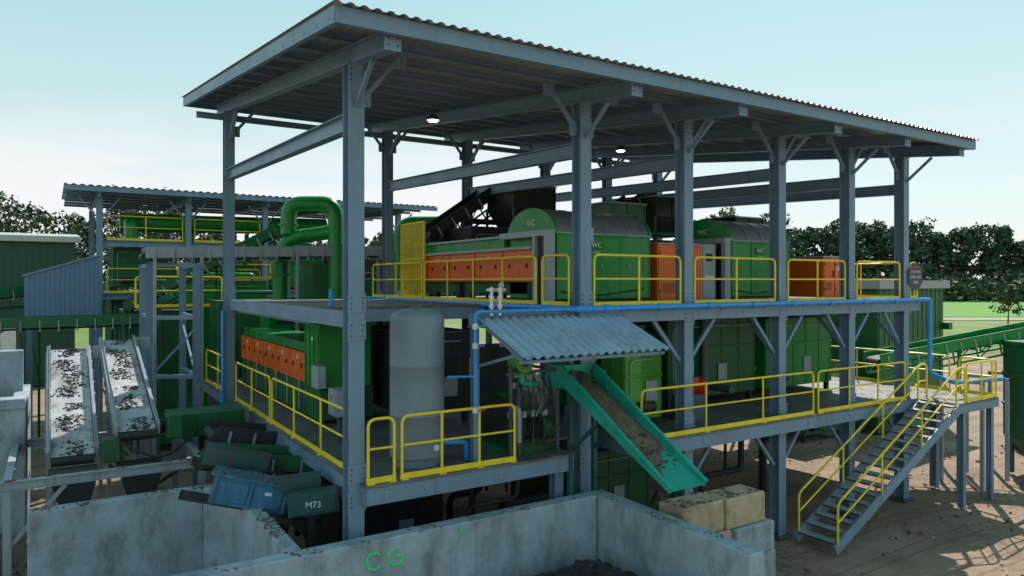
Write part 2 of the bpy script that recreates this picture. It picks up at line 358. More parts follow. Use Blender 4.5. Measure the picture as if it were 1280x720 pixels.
# ---------------------------------------------------------------- conveyor helper
def conveyor(name,p0,p1,w,bm,fm,side=.22,legs=(),roll=True,debris=0,dm=MUD,truss=False):
    o=Ob(name);P0,P1,A,S,U=o.frame(p0,p1);L=(P1-P0).length
    S=Vector((S.x,S.y,0)).normalized()
    o.bar('belt',bm,P0,P1,w,.02)
    o.bar('return_belt',BLACK,P0-U*.22,P1-U*.22,w*.95,.015)
    for sg in (-1,1):
        o.bar('side_frames',fm,P0+S*sg*(w/2+.06),P1+S*sg*(w/2+.06),.05,side,ou=.0)
        o.bar('skirts',fm,P0+S*sg*(w/2+.02)+U*.12,P1+S*sg*(w/2+.02)+U*.12,.015,.1)
    for q in (P0-U*.11,P1-U*.11): o.tube('drums',DARK,[q-S*w/2,q+S*w/2],.115,14)
    if roll:
        n=int(L/.5)
        for i in range(n):
            q=P0.lerp(P1,(i+.5)/n)-U*.26; o.tube('rollers',GREYP,[q-S*(w/2+.05),q+S*(w/2+.05)],.035,8)
            for sg in(-1,1): o.bar('roller_brackets',GREYP,q+S*sg*(w/2+.1)+U*.0,q+S*sg*(w/2+.1)+U*.34,.03,.05)
    if truss:
        n=int(L/.8)
        for sg in (-1,1):
            o.bar('truss_chord',fm,P0+S*sg*(w/2+.06)-U*.6,P1+S*sg*(w/2+.06)-U*.6,.05,.06)
            for i in range(n):
                q=P0.lerp(P1,i/n)+S*sg*(w/2+.06);q2=P0.lerp(P1,(i+1)/n)+S*sg*(w/2+.06)
                o.bar('truss_web',fm,q-U*.6,q,.04,.04); o.bar('truss_web',fm,q-U*.6,q2,.03,.03)
    for f in legs:
        q=P0.lerp(P1,f)
        for sg in (-1,1):
            b=q+S*sg*(w/2+.06); o.bar('legs',fm,Vector((b.x,b.y,0)),b-U*.1,.09,.09)
        b1=q+S*(w/2+.06);b2=q-S*(w/2+.06); o.bar('leg_cross',fm,Vector((b1.x,b1.y,b1.z*.4)),Vector((b2.x,b2.y,b2.z*.75)),.05,.05)
    mo=P1-U*.1+S*(w/2+.3); o.bx('gearmotor',fm,mo.x-.16,mo.x+.16,mo.y-.16,mo.y+.16,mo.z-.15,mo.z+.15)
    for i in range(debris):
        f=random.random(); 
        if noise.noise(Vector((f*9,w,0)))<-.15: continue
        q=P0.lerp(P1,f)+S*max(-w*.46,min(w*.46,random.gauss(0,w*.16)+w*.12*math.sin(f*20)))+U*.015
        o.lump('debris',dm,q,random.uniform(.012,.035)*(1+1.2*(random.random()<.06)),.5)
    o.finish();return o
# ---------------------------------------------------------------- teal chute
o=Ob('discharge_chute')
P0=Vector((4.55,-.1,4.38));P1=Vector((4.55,-3.15,2.92));A=(P1-P0).normalized();U=Vector((1,0,0)).cross(A)*-1
if U.z<0:U=-U
S=Vector((1,0,0));w=.76
o.bar('pan',TEAL,P0,P1,w,.03)
for sg in (-1,1):
    o.prism('sides',TEAL,[P0+S*sg*w/2+U*.30,P0+S*sg*w/2-U*.05,P1+S*sg*w/2-U*.05,P1+S*sg*w/2+U*.05],S*sg*.02)
    o.bar('side_lip',TEAL,P0+S*sg*(w/2+.03)+U*.30,P1+S*sg*(w/2+.03)+U*.06,.07,.02)
for i in range(6): o.bar('pan_ribs',TEAL,P0.lerp(P1,(i+.5)/6)-S*w/2-U*.045,P0.lerp(P1,(i+.5)/6)+S*w/2-U*.045,.05,.06)
bed=[];fb=[];nx,ny=9,40
for i in range(ny):
    for j in range(nx):
        uu=(j/(nx-1)-.5);f=i/(ny-1)*(.80-.25*uu+.06*noise.noise(Vector((j*.8,0,3))));q=P0.lerp(P1,f)+S*(uu*(w-.03))+U*(.018+(.16*(1-i/(ny-1)))*(1-(2*uu)**2)*(.7+.9*noise.noise(Vector((i*.35,j*.6,0))))+ (0.03*(1-i/(ny-1)) if 0<j<nx-1 else 0))
        bed.append(q)
for i in range(ny-1):
    for j in range(nx-1): a_=i*nx+j; fb.append((a_,a_+1,a_+nx+1,a_+nx))
o.add('sludge_bed',MUD,bed,fb,True)
for i in range(170):
    f=random.random()*.85;q=P0.lerp(P1,f)+S*random.uniform(-.3,.3)+U*(.02+.08*(1-f)); o.lump('sludge_lumps',SLUDGE if i%2 else MUD,q,random.uniform(.012,.03))
o.bx('hood',TEAL,4.16,4.94,-.15,.35,4.2,4.62); o.bx('hood_flange',TEAL,4.12,4.98,-.19,.39,4.62,4.65)
o.bx('hood_neck',GREEN2,4.3,4.8,0,.3,4.65,5.3)
for x in (4.25,4.85): o.bar('legs',BLUEG,(x,-.35,0),(x,-.35,4.15),.09,.09)
o.bar('leg_brace',BLUEG,(4.25,-.35,3.0),(4.3,-1.2,3.72),.06,.06); o.bar('leg_brace',BLUEG,(4.85,-.35,3.0),(4.8,-1.2,3.72),.06,.06)
o.bx('gearbox',GREEN2,4.95,5.3,-.2,.2,4.1,4.5)
o.finish()
# ---------------------------------------------------------------- pump skid
o=Ob('pump_skid',.006)
o.bx('base',GREEN2,3.1,4.25,.1,1.3,L1+.0,L1+.12)
o.tube('motor',DARK,[(3.3,.3,L1+.45),(3.9,.3,L1+.45)],.2,18)
for i in range(10): o.tube('motor_fins',DARK,[(3.36+i*.05,.3,L1+.45),(3.375+i*.05,.3,L1+.45)],.225,18)
o.tube('volute',GREEN2,[(3.95,.3,L1+.45),(4.15,.3,L1+.45)],.27,20)
o.tube('discharge',GREYP,fillet([(4.05,.35,L1+.6),(4.05,.35,L1+1.15),(3.4,.35,L1+1.3)],.15),.07,12)
o.tube('suction',GREYP,fillet([(3.2,.2,L1+.95),(3.2,-.15,L1+.95),(3.2,-.15,L1+.3)],.1),.045,12)
for x in (3.1,3.35,3.6,3.85): o.bx('valve_blocks',GREYP,x,x+.12,.0,.12,L1+.72,L1+.84); o.tube('small_pipes',STEELD,[(x+.08,.08,L1+.1),(x+.08,.08,L1+1.5)],.02,8)
o.bar('frame',STEELD,(3.1,.0,L1),(3.1,.0,L1+1.7),.06,.06); o.bar('frame',STEELD,(4.2,.0,L1),(4.2,.0,L1+1.7),.06,.06); o.bar('frame',STEELD,(3.1,.0,L1+1.6),(4.2,.0,L1+1.6),.06,.06)
o.bx('back_panel',DARK,3.1,4.3,1.35,1.45,L1,5.0)
for i in range(6):
    x=3.15+i*.18; k=random.uniform(-.12,.12); o.tube('hoses',BLACK,fillet([(x,.1,L1+1.5),(x+.1+k,-.05,L1+1.1),(x-.05-k,.0,L1+.7),(x+.1,.1,L1+.2)],.15),.016,6)
o.finish()
o=Ob('green_slurry_pump',.004)
o.tube('body',GREENL,[(3.35,-.1,4.75),(3.35,.25,4.75)],.17,20); o.tube('flange',GREENL,[(3.35,-.13,4.75),(3.35,-.1,4.75)],.2,20)
o.tube('neck',GREENL,fillet([(3.35,.1,4.75),(3.35,.1,5.05),(3.7,.1,5.05)],.15),.08,12); o.tube('hub',DARK,[(3.35,-.17,4.75),(3.35,-.13,4.75)],.08,12)
o.bar('bracket',GREENL,(3.15,.1,4.5),(3.65,.1,4.5),.3,.05)
o.tube('tail',TEAL,fillet([(3.35,0,4.55),(3.35,0,4.35),(3.7,0,4.3)],.1),.06,10)
o.bar('stand',STEELD,(3.35,.1,L1),(3.35,.1,4.5),.08,.08)
o.finish()
# ---------------------------------------------------------------- upper deck machines
def panelled(o,part,m,x0,x1,y0,y1,z0,z1,nx=3):
    o.bx(part,m,x0,x1,y0,y1,z0,z1)
    for i in range(nx+1):
        x=x0+(x1-x0)*i/nx; x=min(max(x,x0+.02),x1-.02)
        o.bx(part+'_ribs',m,x-.018,x+.018,y0-.018,y0,z0+.02,z1-.02)
        if i<nx:
            for k in range(int((z1-z0)/.2)): o.bx(part+'_bolts',STEELD,x+.04,x+.055,y0-.007,y0,z0+.1+k*.2,z0+.115+k*.2)
    o.bx(part+'_ribs',m,x0,x1,y0-.022,y0,z1-.05,z1-.015); o.bx(part+'_ribs',m,x0,x1,y0-.022,y0,z0+.015,z0+.05)
def separator(name,x0,x1,y0,z0):
    o=Ob(name,.005); zt=z0+1.6
    o.bx('plinth',DARK,x0+.05,x1-.05,y0+.05,y0+1.9,z0,z0+.12)
    panelled(o,'casing',GREEN,x0,x1,y0,y0+1.95,z0+.12,zt,3)
    cy=y0+.99
    rr=.97
    poly=[Vector((x0+.02,cy+rr*math.cos(R(a)),zt+.62*math.sin(R(a)))) for a in range(180,-1,-12)]
    o.prism('arched_cover',CRV,poly,(x1-x0-.04,0,0),True)
    for k in range(1,4):
        xx=x0+(x1-x0)*k/4; o.prism('cover_straps',CRV,[Vector((xx,cy+(rr+.015)*math.cos(R(a)),zt+.635*math.sin(R(a)))) for a in range(180,-1,-12)],(.04,0,0))
    poly=[Vector((x0-.05,cy+(rr+.04)*math.cos(R(a)),zt-.02+.66*math.sin(R(a)))) for a in range(180,-1,-12)]
    o.prism('arch_end',GREEN,poly,(.065,0,0)); 
    poly=[Vector((x1-.02,q.y,q.z)) for q in poly]; o.prism('arch_end',GREEN,poly,(.06,0,0))
    o.bx('cover_flange',GREYP,x0-.02,x1+.02,y0-.03,y0+.02,zt-.0,zt+.035)
    o.bx('portal',GREYP,x0-.28,x0-.06,y0-.02,y0+.12,z0,zt+.08); o.bx('portal_back',GREYP,x0-.29,x0-.19,y0+.45,y0+.55,z0,zt-.06); o.bx('portal_top',GREYP,x0-.28,x0-.06,y0+.12,y0+2.0,zt-.06,zt+.08)
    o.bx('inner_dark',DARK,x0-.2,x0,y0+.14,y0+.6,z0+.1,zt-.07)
    o.bx('logo_plate',LOGO,x0+.95,x0+1.3,y0-.03,y0-.023,zt-.32,zt-.16)
    for i in range(3):
        xx=x0+.4+i*.85; o.bar('handles',GREYP,(xx,y0-.05,z0+.8),(xx,y0-.05,z0+.95),.015,.02)
    o.tube('cable',BLACK,fillet([(x0+.1,y0-.04,z0+.3),(x0+1,y0-.05,z0+.18),(x1-.2,y0-.04,z0+.35)],.5),.015,6)
    o.finish(); o.text('WC',(x0+1.12,y0-.031,zt-.24),FX,.17,WHITE); o.text('SORT',(x0+1.12,y0-.025,zt-.42),FX,.09,WHITE)
    o.text('WC',(x0-.056,y0+.95,zt+.28),(R(90),0,R(-90)),.2,WHITE)
separator('green_separator_machine',5.25,8.05,1.45,L2)
separator('green_separator_machine',11.0,13.4,1.45,L2)
o=Ob('orange_conveyor_housing',.005)
for y in (2.3,5.8,8.7): o.bx('legs',DARK,5.15,5.3,y,y+.2,L2,6.3)
o.bx('housing',ORG,5.1,6.0,2.1,9.1,6.3,7.05)
for i in range(6):
    y=2.1+i*1.392; y=min(y,9.05); o.bx('housing_ribs',ORG,5.075,5.1,y,y+.04,6.3,7.05)
    if i<5: o.bx('latches',BLACK,5.07,5.1,y+.3,y+.35,6.62,6.72); o.bx('latches',BLACK,5.07,5.1,y+1.05,y+1.1,6.62,6.72); o.bx('warning_labels',WHITE,5.09,5.098,y+.64,y+.72,6.85,6.93)
o.bx('top_rail',GREYP,5.0,6.1,2.1,9.3,7.05,7.12)
o.bx('hood',GREEN,5.15,5.95,3.5,9.0,7.12,7.36); o.bx('hood_top',GREYP,5.05,6.05,3.42,9.2,7.36,7.42)
o.bx('underframe',GREEN2,5.25,5.9,2.2,9,6.0,6.29)
o.finish()
def orange_cab(x0,x1,y0,z0,z1):
    o=Ob('orange_access_cabinet',.006); o.bx('body',ORG,x0,x1,y0,y0+1.6,z0,z1); 
    m=(x0+x1)/2
    for a,b in ((x0+.04,m-.02),(m+.02,x1-.04)):
        o.bx('doors',ORG,a,b,y0-.025,y0,z0+.06,z1-.06)
        for zz in (z0+.2,z1-.25): o.bx('hinges',BLACK,a+.01,a+.04,y0-.04,y0-.025,zz,zz+.08)
    o.bx('handles',BLACK,m-.1,m-.06,y0-.05,y0-.025,z0+.6,z0+.8); o.bx('label',WHITE,m+.1,m+.25,y0-.03,y0-.026,z1-.4,z1-.28); o.bx('roof',GREYP,x0-.02,x1+.02,y0-.04,y0+1.62,z1,z1+.04)
    for i in range(5): o.bx('vents',BLACK,x0+.12,m-.15,y0-.03,y0-.026,z0+.2+i*.05,z0+.22+i*.05)
    o.finish()
orange_cab(8.35,9.9,1.5,L2+.05,L2+1.45); orange_cab(15.2,16.3,1.6,L2+.05,L2+1.25)
o=Ob('control_cabinet',.005)
o.bx('body',GREYP,10.0,10.55,1.6,2.1,L2,L2+1.5); o.bx('door',GREYP,10.04,10.51,1.575,1.6,L2+.08,L2+1.42); o.bx('display',BLACK,10.15,10.4,1.57,1.576,L2+1.05,L2+1.25); o.bx('plate',WHITE,10.12,10.45,1.57,1.576,L2+.6,L2+.68)
o.finish()
o=Ob('yellow_mesh_guard')
gx=4.95
for y in (7.6,9.2): o.bar('posts',YEL,(gx,y,L2),(gx,y,L2+2.3),.05,.05)
for z in (L2+.1,L2+1.2,L2+2.28): o.bar('frame',YEL,(gx,7.6,z),(gx,9.2,z),.04,.04)
for i in range(33): y=7.6+i*.05; o.bar('mesh',YEL,(gx,y,L2+.1),(gx,y,L2+2.28),.012,.012)
for i in range(44): z=L2+.1+i*.05; o.bar('mesh',YEL,(gx,7.6,z),(gx,9.2,z),.012,.012)
o.finish()
conveyor('inclined_feed_conveyor',(5.6,8.9,7.75),(8.0,8.9,9.35),.8,BLACK,DARK,.3,truss=True)
conveyor('inclined_feed_conveyor',(10.2,7.0,7.6),(12.6,7.0,9.2),.8,BLACK,DARK,.3,truss=True)
def hopper(x,y,z,w,h,m):
    o=Ob('feed_hopper',.005); a=w/2;b=w*.3
    o.hexa('cone',m,[(x-b,y-b,z),(x+b,y-b,z),(x+b,y+b,z),(x-b,y+b,z),(x-a,y-a,z+h*.5),(x+a,y-a,z+h*.5),(x+a,y+a,z+h*.5),(x-a,y+a,z+h*.5)])
    o.bx('box',m,x-a,x+a,y-a,y+a,z+h*.5,z+h); 
    for k in (-a,0,a-.04): o.bx('ribs',m,x+k,x+k+.04,y-a-.03,y-a,z+h*.5,z+h)
    o.bx('rim',GREYP,x-a-.04,x+a+.04,y-a-.04,y+a+.04,z+h,z+h+.04)
    for dx in (-a,a):
        for dy in (-a,a): o.bar('legs',STEELD,(x+dx,y+dy,L2),(x+dx,y+dy,z+h*.5),.07,.07)
    o.finish()
hopper(8.6,8.0,7.9,1.6,1.4,DARK); hopper(13.2,6.6,7.8,1.5,1.3,DARK); hopper(9.5,4.6,7.4,1.4,1.1,GREEN2); hopper(15.2,5,7.3,1.4,1.1,DARK)
def boxmachine(name,x0,x1,y0,y1,z0,z1,m,n=4):
    o=Ob(name,.006); zz=z0+.25
    for x in (x0+.1,x1-.1):
        for y in (y0+.1,y1-.1): o.bar('feet',DARK,(x,y,z0),(x,y,zz+.02),.12,.12)
    panelled(o,'body',m,x0,x1,y0,y1,zz,z1,n)
    k=max(2,int((y1-y0)/.9))
    for i in range(k+1):
        y=y0+.02+(y1-y0-.07)*i/k; o.bx('side_ribs',m,x0-.02,x0,y,y+.035,zz+.02,z1-.02)
    o.bx('lid',STEELD,x0-.03,x1+.03,y0-.04,y1+.03,z1,z1+.04)
    o.tube('drive_motor',DARK,[(x0+.3,y0-.12,zz+.3),(x0+.75,y0-.12,zz+.3)],.12,14)
    o.bx('inspection_door',GREYP,x0+(x1-x0)*.55,x0+(x1-x0)*.55+.35,y0-.035,y0-.02,zz+.4,min(z1-.12,zz+.85))
    hz=zz+(z1-zz)*.62
    o.bx('mid_flange',m,x0-.01,x1+.01,y0-.04,y0-.019,hz,hz+.06)
    o.tube('conduit',GREYP,fillet([(x0+.15,y0-.05,zz+.1),(x0+.15,y0-.05,z1-.2),(x1-.3,y0-.05,z1-.2)],.1),.018,6)
    o.tube('top_pipe',m,fillet([(x0+.4,(y0+y1)/2,z1),(x0+.4,(y0+y1)/2,z1+.3),(x1-.3,(y0+y1)/2,z1+.3),(x1-.3,(y0+y1)/2,z1)],.15),.09,10)
    o.finish()
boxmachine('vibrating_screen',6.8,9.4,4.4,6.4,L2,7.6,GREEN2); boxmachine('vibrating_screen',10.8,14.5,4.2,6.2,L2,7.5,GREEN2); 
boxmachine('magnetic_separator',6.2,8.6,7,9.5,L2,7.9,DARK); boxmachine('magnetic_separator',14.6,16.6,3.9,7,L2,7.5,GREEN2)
# ---------------------------------------------------------------- lower deck machines
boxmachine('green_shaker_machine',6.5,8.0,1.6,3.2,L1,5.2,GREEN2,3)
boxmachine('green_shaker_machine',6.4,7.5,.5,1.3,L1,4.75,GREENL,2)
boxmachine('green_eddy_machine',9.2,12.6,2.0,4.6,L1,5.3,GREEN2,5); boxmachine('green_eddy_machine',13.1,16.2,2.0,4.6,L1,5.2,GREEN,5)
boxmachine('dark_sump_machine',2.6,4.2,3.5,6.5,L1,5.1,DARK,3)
o=Ob('red_drive_motor'); 
o.tube('motor',RED,[(8.5,.9,3.75),(9.1,.9,3.75)],.2,18); o.tube('cowl',RED,[(9.1,.9,3.75),(9.22,.9,3.75)],.22,18); o.tube('shaft',GREYP,[(8.3,.9,3.75),(8.5,.9,3.75)],.04,8); o.bx('terminal_box',RED,8.7,8.9,.65,.8,3.85,4.0); o.bx('stand',STEELD,8.4,9.2,.75,1.05,L1,3.56)
for i in range(8): o.tube('fins',RED,[(8.55+i*.065,.9,3.75),(8.565+i*.065,.9,3.75)],.22,18)
o.finish()
o=Ob('orange_sorting_machine',.005)
o.bx('base',GREEN2,1.0,2.3,4.9,13.0,L1+.1,3.8); 
o.bx('housing',ORG,1.0,2.2,6.0,13.0,3.82,4.55)
for i in range(6):
    y=6.0+i*1.392; y=min(y,12.96); o.bx('ribs',ORG,.975,1.0,y,y+.04,3.82,4.55)
    if i<5: o.bx('latches',BLACK,.97,1.0,y+.3,y+.36,4.15,4.27); o.bx('latches',BLACK,.97,1.0,y+1.05,y+1.1,4.15,4.27); o.bx('labels',WHITE,.99,.998,y+.64,y+.74,4.35,4.47)
o.bx('cover',GREEN,1.05,2.15,6.1,12.9,4.57,4.8); o.bx('end_cover',GREEN,.95,2.2,4.8,5.9,3.82,5.3)
for i in range(4): o.bx('end_ribs',GREEN,.925,.95,4.85+i*.33,4.89+i*.33,3.85,5.25)
o.bx('end_label',WHITE,.93,.945,5.25,5.37,4.9,5.0)
o.bx('junction_box',GREYP,.75,.94,4.3,4.75,3.9,4.4)
poly=[Vector((1.0,5.35+.5*math.cos(R(a)),5.3+.25*math.sin(R(a)))) for a in range(180,-1,-15)]; o.prism('end_arch',GREEN,poly,(1.1,0,0))
for y in (5.2,8,11,12.7): o.bx('feet',DARK,1.1,1.25,y,y+.15,L1,L1+.1)
for i in range(6): y=6.4+i*1.1; o.tube('conduits',GREYP,[(.95,y,L1+.15),(.95,y,3.9)],.02,8)
o.finish()
o=Ob('grey_control_box',.005); o.bx('box',GREYP,.7,1.0,2.9,3.4,3.5,4.05); o.bx('door',GREYP,.68,.7,2.94,3.36,3.55,4.0); o.bar('post',STEELD,(.85,3.15,L1),(.85,3.15,3.5),.08,.08); o.bx('label',RED,.675,.68,3.1,3.2,3.85,3.93); o.finish()
o=Ob('orange_motor_guard',.005); o.bx('guard',ORG,3.6,4.3,1.7,2.5,4.2,4.6); o.bx('stand',STEELD,3.7,4.2,1.8,2.4,L1,4.2); o.bx('label',WHITE,3.7,3.85,1.69,1.699,4.35,4.45); o.finish()
o=Ob('process_pipework')
for i in range(46):
    x=random.uniform(2.6,17); y=random.uniform(.6,8.5); z=random.uniform(3.3,5.3); L=random.uniform(.8,2.6)
    m_=random.choice((GREEN2,STEELD,DARK,GREYP,GREEN2)); rr=random.choice((.03,.045,.07,.1))
    if random.random()<.5: pts=[(x,y,L1 if random.random()<.5 else z-.6),(x,y,z),(min(x+L,17),y,z)]
    else: pts=[(x,y,z),(x,y+L*.6,z),(x,y+L*.6,L2-.1)]
    o.tube('pipes',m_,fillet(pts,.2),rr,10)
o.finish()
o=Ob('under_deck_pipework')
for i in range(26):
    x=random.uniform(.6,16); y=random.uniform(1.2,8.5); z=random.uniform(1.0,2.4); L=random.uniform(1,3)
    m_=random.choice((GREEN2,STEELD,DARK,DARK)); o.tube('pipes',m_,fillet([(x,y,0),(x,y,z),(x+L*.6,y,z),(x+L*.6,y,2.6)],.2),random.choice((.05,.08,.12)),10)
o.finish()
boxmachine('sump_tank',6.3,9.0,2.5,5,0,2.0,GREEN2); boxmachine('sump_tank',.8,3.2,3,6.5,0,1.9,DARK)
o=Ob('warning_sign'); cx,cz=17.0,6.45
o.prism('board',mat('sign_navy',(.03,.035,.07),.5),[Vector((cx+.42*math.cos(R(22.5+45*i)),-.18,cz+.42*math.sin(R(22.5+45*i)))) for i in range(8)],(0,.012,0))
o.bx('border',RED,cx-.3,cx+.3,-.184,-.181,cz+.25,cz+.28); o.bar('brackets',YEL,(cx,-.14,L2),(cx,-.14,cz-.3),.03,.02); o.finish()
for k,tx_ in enumerate(('CAUTION','HARD HAT','AREA')): o.text(tx_,(cx,-.186,cz+.13-.15*k),FX,.12,WHITE)
LM=bpy.data.materials.new('lamp_glow'); LM.use_nodes=True; bb=LM.node_tree.nodes['Principled BSDF']; bb.inputs['Emission Color'].default_value=(1,.72,.35,1); bb.inputs['Emission Strength'].default_value=14
for x,y in ((3.8,4.7),(11.1,6.0)):
    o=Ob('high_bay_lamp'); z=zr(y)-.62
    o.lathe('shade',STEELD,(x,y,z),[(.16,0),(.13,.1),(.05,.17),(.0,.17)],20); o.lathe('lens',LM,(x,y,z-.02),[(0,0),(.11,0),(.14,.04)],20); o.tube('stem',STEELD,[(x,y,z+.17),(x,y,z+.45)],.015,6); o.finish()
# ---------------------------------------------------------------- concrete bins
def cwall(o,x0,x1,y0,y1,z1,part='walls'): o.bx(part,CONC,x0,x1,y0,y1,0,z1)
o=Ob('concrete_bin_wall',.02)
cwall(o,-3.6,4.58,-.78,-.48,2.2); o.bx('walls_side',CONC,4.6,4.95,-4.35,-.45,0,2.19)
for x in (-2.2,1.9): o.bx('formwork_joint',STEELD,x,x+.008,-.784,-.779,0,2.17)
crust(o,-3.6,4.6,-.78,-.48,2.2,420,.01,.03,.1); crust(o,4.6,4.95,-4.3,-.5,2.19,200,.01,.03,.1)
o.finish()
cu=Ob('concrete_bin_wall',.02)
cwall(cu,-4.6,-1.7,3.85,4.12,2.2); 
pl=[(-1.7,3.85),(-1.45,3.7),(-1.3,3.4),(-1.25,3.0),(-1.25,-.46),(-1.0,-.46),(-1.0,3.1),(-1.08,3.6),(-1.3,3.95),(-1.7,4.12)]
cu.prism('walls_curved',CONC,[Vector((x,y,0)) for x,y in pl],(0,0,2.198)); crust(cu,-1.25,-1.0,-.4,3.5,2.2,200,.01,.04,.05); crust(cu,-4.6,-1.7,3.85,4.12,2.2,150,.01,.04,.05); cu.finish()
o=Ob('graffiti_marking')
def gtube(pts): o.tube('paint',GRAF,pts,.02,6)
gtube(arc((.05,-.782,1.88),.13,40,320,10)); gtube(arc((.42,-.782,1.88),.13,60,330,10)+[Vector((.55,-.782,1.88)),Vector((.42,-.782,1.88))]); gtube([(1.62,-.782,2.1),(1.63,-.782,1.98)])
o.finish()
def mound(name,m,x0,x1,y0,y1,z0,h,nx=40,ny=40,lum=40):
    o=Ob(name);v=[];f=[]
    for i in range(ny):
        for j in range(nx):
            u=j/(nx-1);w=i/(ny-1);x=x0+(x1-x0)*u;y=y0+(y1-y0)*w
            e=min(1,6*u,6*(1-u),6*w,6*(1-w))
            z=z0+h*e*(.55+.5*noise.noise(Vector((x*.7,y*.7,3)))+.25*noise.noise(Vector((x*2.3,y*2.3,1)))+.08*noise.noise(Vector((x*7,y*7,1))))
            v.append((x,y,z))
    for i in range(ny-1):
        for j in range(nx-1): a=i*nx+j; f.append((a,a+1,a+nx+1,a+nx))
    o.add('pile',m,v,f,True)
    for i in range(lum):
        k=random.randrange(len(v)); o.lump('lumps',m,v[k],random.uniform(.03,.09))
    o.finish()
mound('sludge_pile',SLUDGE,1.2,4.59,-5.2,-.79,.95,.6,60,50,70)
mound('sludge_pile',SLUDGE,-4.6,-1.3,-.4,3.84,.05,.8,30,30,60)
mound('dirt_mound',MUD,4.96,8.2,-1.7,1.2,0,1.9,50,50,160)
for (x,y,z,m) in ((5.35,-2.5,0,CONCT),(6.5,-2.6,0,CONC),(5.4,-2.5,.57,CONC),(6.5,-2.55,.57,CONC),(5.3,-2.5,1.14,CONCT),(6.42,-2.58,1.14,CONC),(6.25,-2.5,1.71,CONCT),(5.15,-2.45,1.71,CONCT)):
    o=Ob('concrete_block',.03); o.bx('block',m,x,x+1.08,y,y+.62,z+.003,z+.565)
    if z>1.6: o.bx('stud',m,x+.4,x+.68,y+.17,y+.45,z+.565,z+.6)
    if z>1.6: crust(o,x+.05,x+1.0,y+.05,y+.6,z+.565,60)
    o.finish()
# ---------------------------------------------------------------- lower-left equipment
def rotbox(o,part,m,cen,size,rot):
    M=Matrix.Rotation(R(rot[2]),3,'Z')@Matrix.Rotation(R(rot[1]),3,'Y')@Matrix.Rotation(R(rot[0]),3,'X')
    cs=[Vector(cen)+M@Vector((i*size[0]/2,j*size[1]/2,k*size[2]/2)) for k in(-1,1) for i,j in((-1,-1),(1,-1),(1,1),(-1,1))]
    o.hexa(part,m,cs); return M
o=Ob('blue_vibratory_feeder',.008)
cen=Vector((-1.15,2.2,2.44)); RT=(0,15,-16); M=rotbox(o,'body',BLUEP,cen,(1.35,.5,.5),RT)
for k in (-.62,0,.62): rotbox(o,'ribs',BLUEP,cen+M@Vector((k,-.27,0)),(.05,.04,.5),RT)
rotbox(o,'panels',BLUEP,cen+M@Vector((-.3,-.262,0)),(.5,.02,.36),RT); rotbox(o,'panels',BLUEP,cen+M@Vector((.31,-.262,0)),(.5,.02,.36),RT)
rotbox(o,'plates',WHITE,cen+M@Vector((.3,-.275,.08)),(.12,.01,.06),RT)
rotbox(o,'flange',BLUEP,cen+M@Vector((0,-.02,.27)),(1.45,.6,.04),RT); rotbox(o,'tail_box',BLUEG,cen+M@Vector((-.4,.8,.35)),(1.2,.4,.35),RT)
rotbox(o,'exciter',BLUEG,cen+M@Vector((1.0,-.05,.0)),(.6,.5,.4),RT)
o.tube('motor',DARK,[cen+M@Vector((.3,-.35,-.35)),cen+M@Vector((.8,-.35,-.35))],.13,14)
rotbox(o,'frame_rail',DARK,cen+M@Vector((.1,.3,-.35)),(2.6,.12,.16),RT); rotbox(o,'frame_rail',DARK,cen+M@Vector((.2,1.0,.1)),(2.8,.12,.16),RT)
for i in range(60): o.lump('mud_on_top',MUD,cen+M@Vector((random.uniform(-.7,.7),random.uniform(-.3,.3),.295)),random.uniform(.015,.045))
o.bar('legs',DARK,(cen.x+.7,2.5,0),(cen.x+.7,2.5,2.1),.1,.1)
o.finish()
o=Ob('green_drive_unit',.008)
cen=Vector((-.38,.95,2.46)); RT=(0,-4,-18); M=rotbox(o,'body',BLUEG,cen,(.85,.4,.36),RT); rotbox(o,'plate',BLUEG,cen+M@Vector((0,-.21,0)),(.75,.03,.28),RT); o.tube('motor',DARK,[cen+M@Vector((.4,0,.05)),cen+M@Vector((.9,0,.05))],.15,14)
rotbox(o,'upper_box',BLUEG,cen+M@Vector((-.2,.5,.2)),(.7,.4,.3),RT)
o.bar('stand',DARK,(-.4,1.05,0),(-.4,1.05,2.25),.12,.12); o.finish(); o.text('M73',cen+M@Vector((0,-.229,0)),(R(90),0,R(-18)),.15,WHITE)
conveyor('under_deck_conveyor',(-1.6,4.3,2.75),(2.6,2.8,2.3),.8,BLACK,GREEN2,.3,legs=(.2,),debris=160,dm=SLUDGE)
conveyor('under_deck_conveyor',(-1.2,5.6,3.0),(2.4,5.6,2.2),.9,BLACK,DARK,.35,legs=(.3,),debris=140,dm=SLUDGE)
conveyor('pale_belt_conveyor',(-3.85,6.6,2.56),(-3.85,10.8,4.5),.8,BELT,GREYP,.25,legs=(.45,.95),debris=900,dm=SLUDGE)
conveyor('pale_belt_conveyor',(-2.62,6.4,3.0),(-2.68,11.5,4.65),.72,BELT,GREYP,.25,legs=(.4,.95),debris=800,dm=SLUDGE)
o=Ob('conveyor_discharge_hopper',.008)
for x in (-3.85,-2.62):
    o.hexa('cone',DARK,[(x-.25,5.6,1.7),(x+.25,5.6,1.7),(x+.25,6.2,1.7),(x-.25,6.2,1.7),(x-.45,5.7,2.35),(x+.45,5.7,2.35),(x+.45,6.5,2.35),(x-.45,6.5,2.35)])
o.bx('gearbox',GREEN2,-3.3,-3.05,6.2,6.6,2.4,2.9); o.bx('gearbox',GREEN2,-2.05,-1.75,6.1,6.6,2.8,3.3); o.bx('transfer_box',GREEN2,-1.9,-.2,7.0,8.0,2.6,3.15); o.tube('transfer_motor',DARK,[(-2.3,7.2,2.9),(-1.9,7.2,2.9)],.17,14)
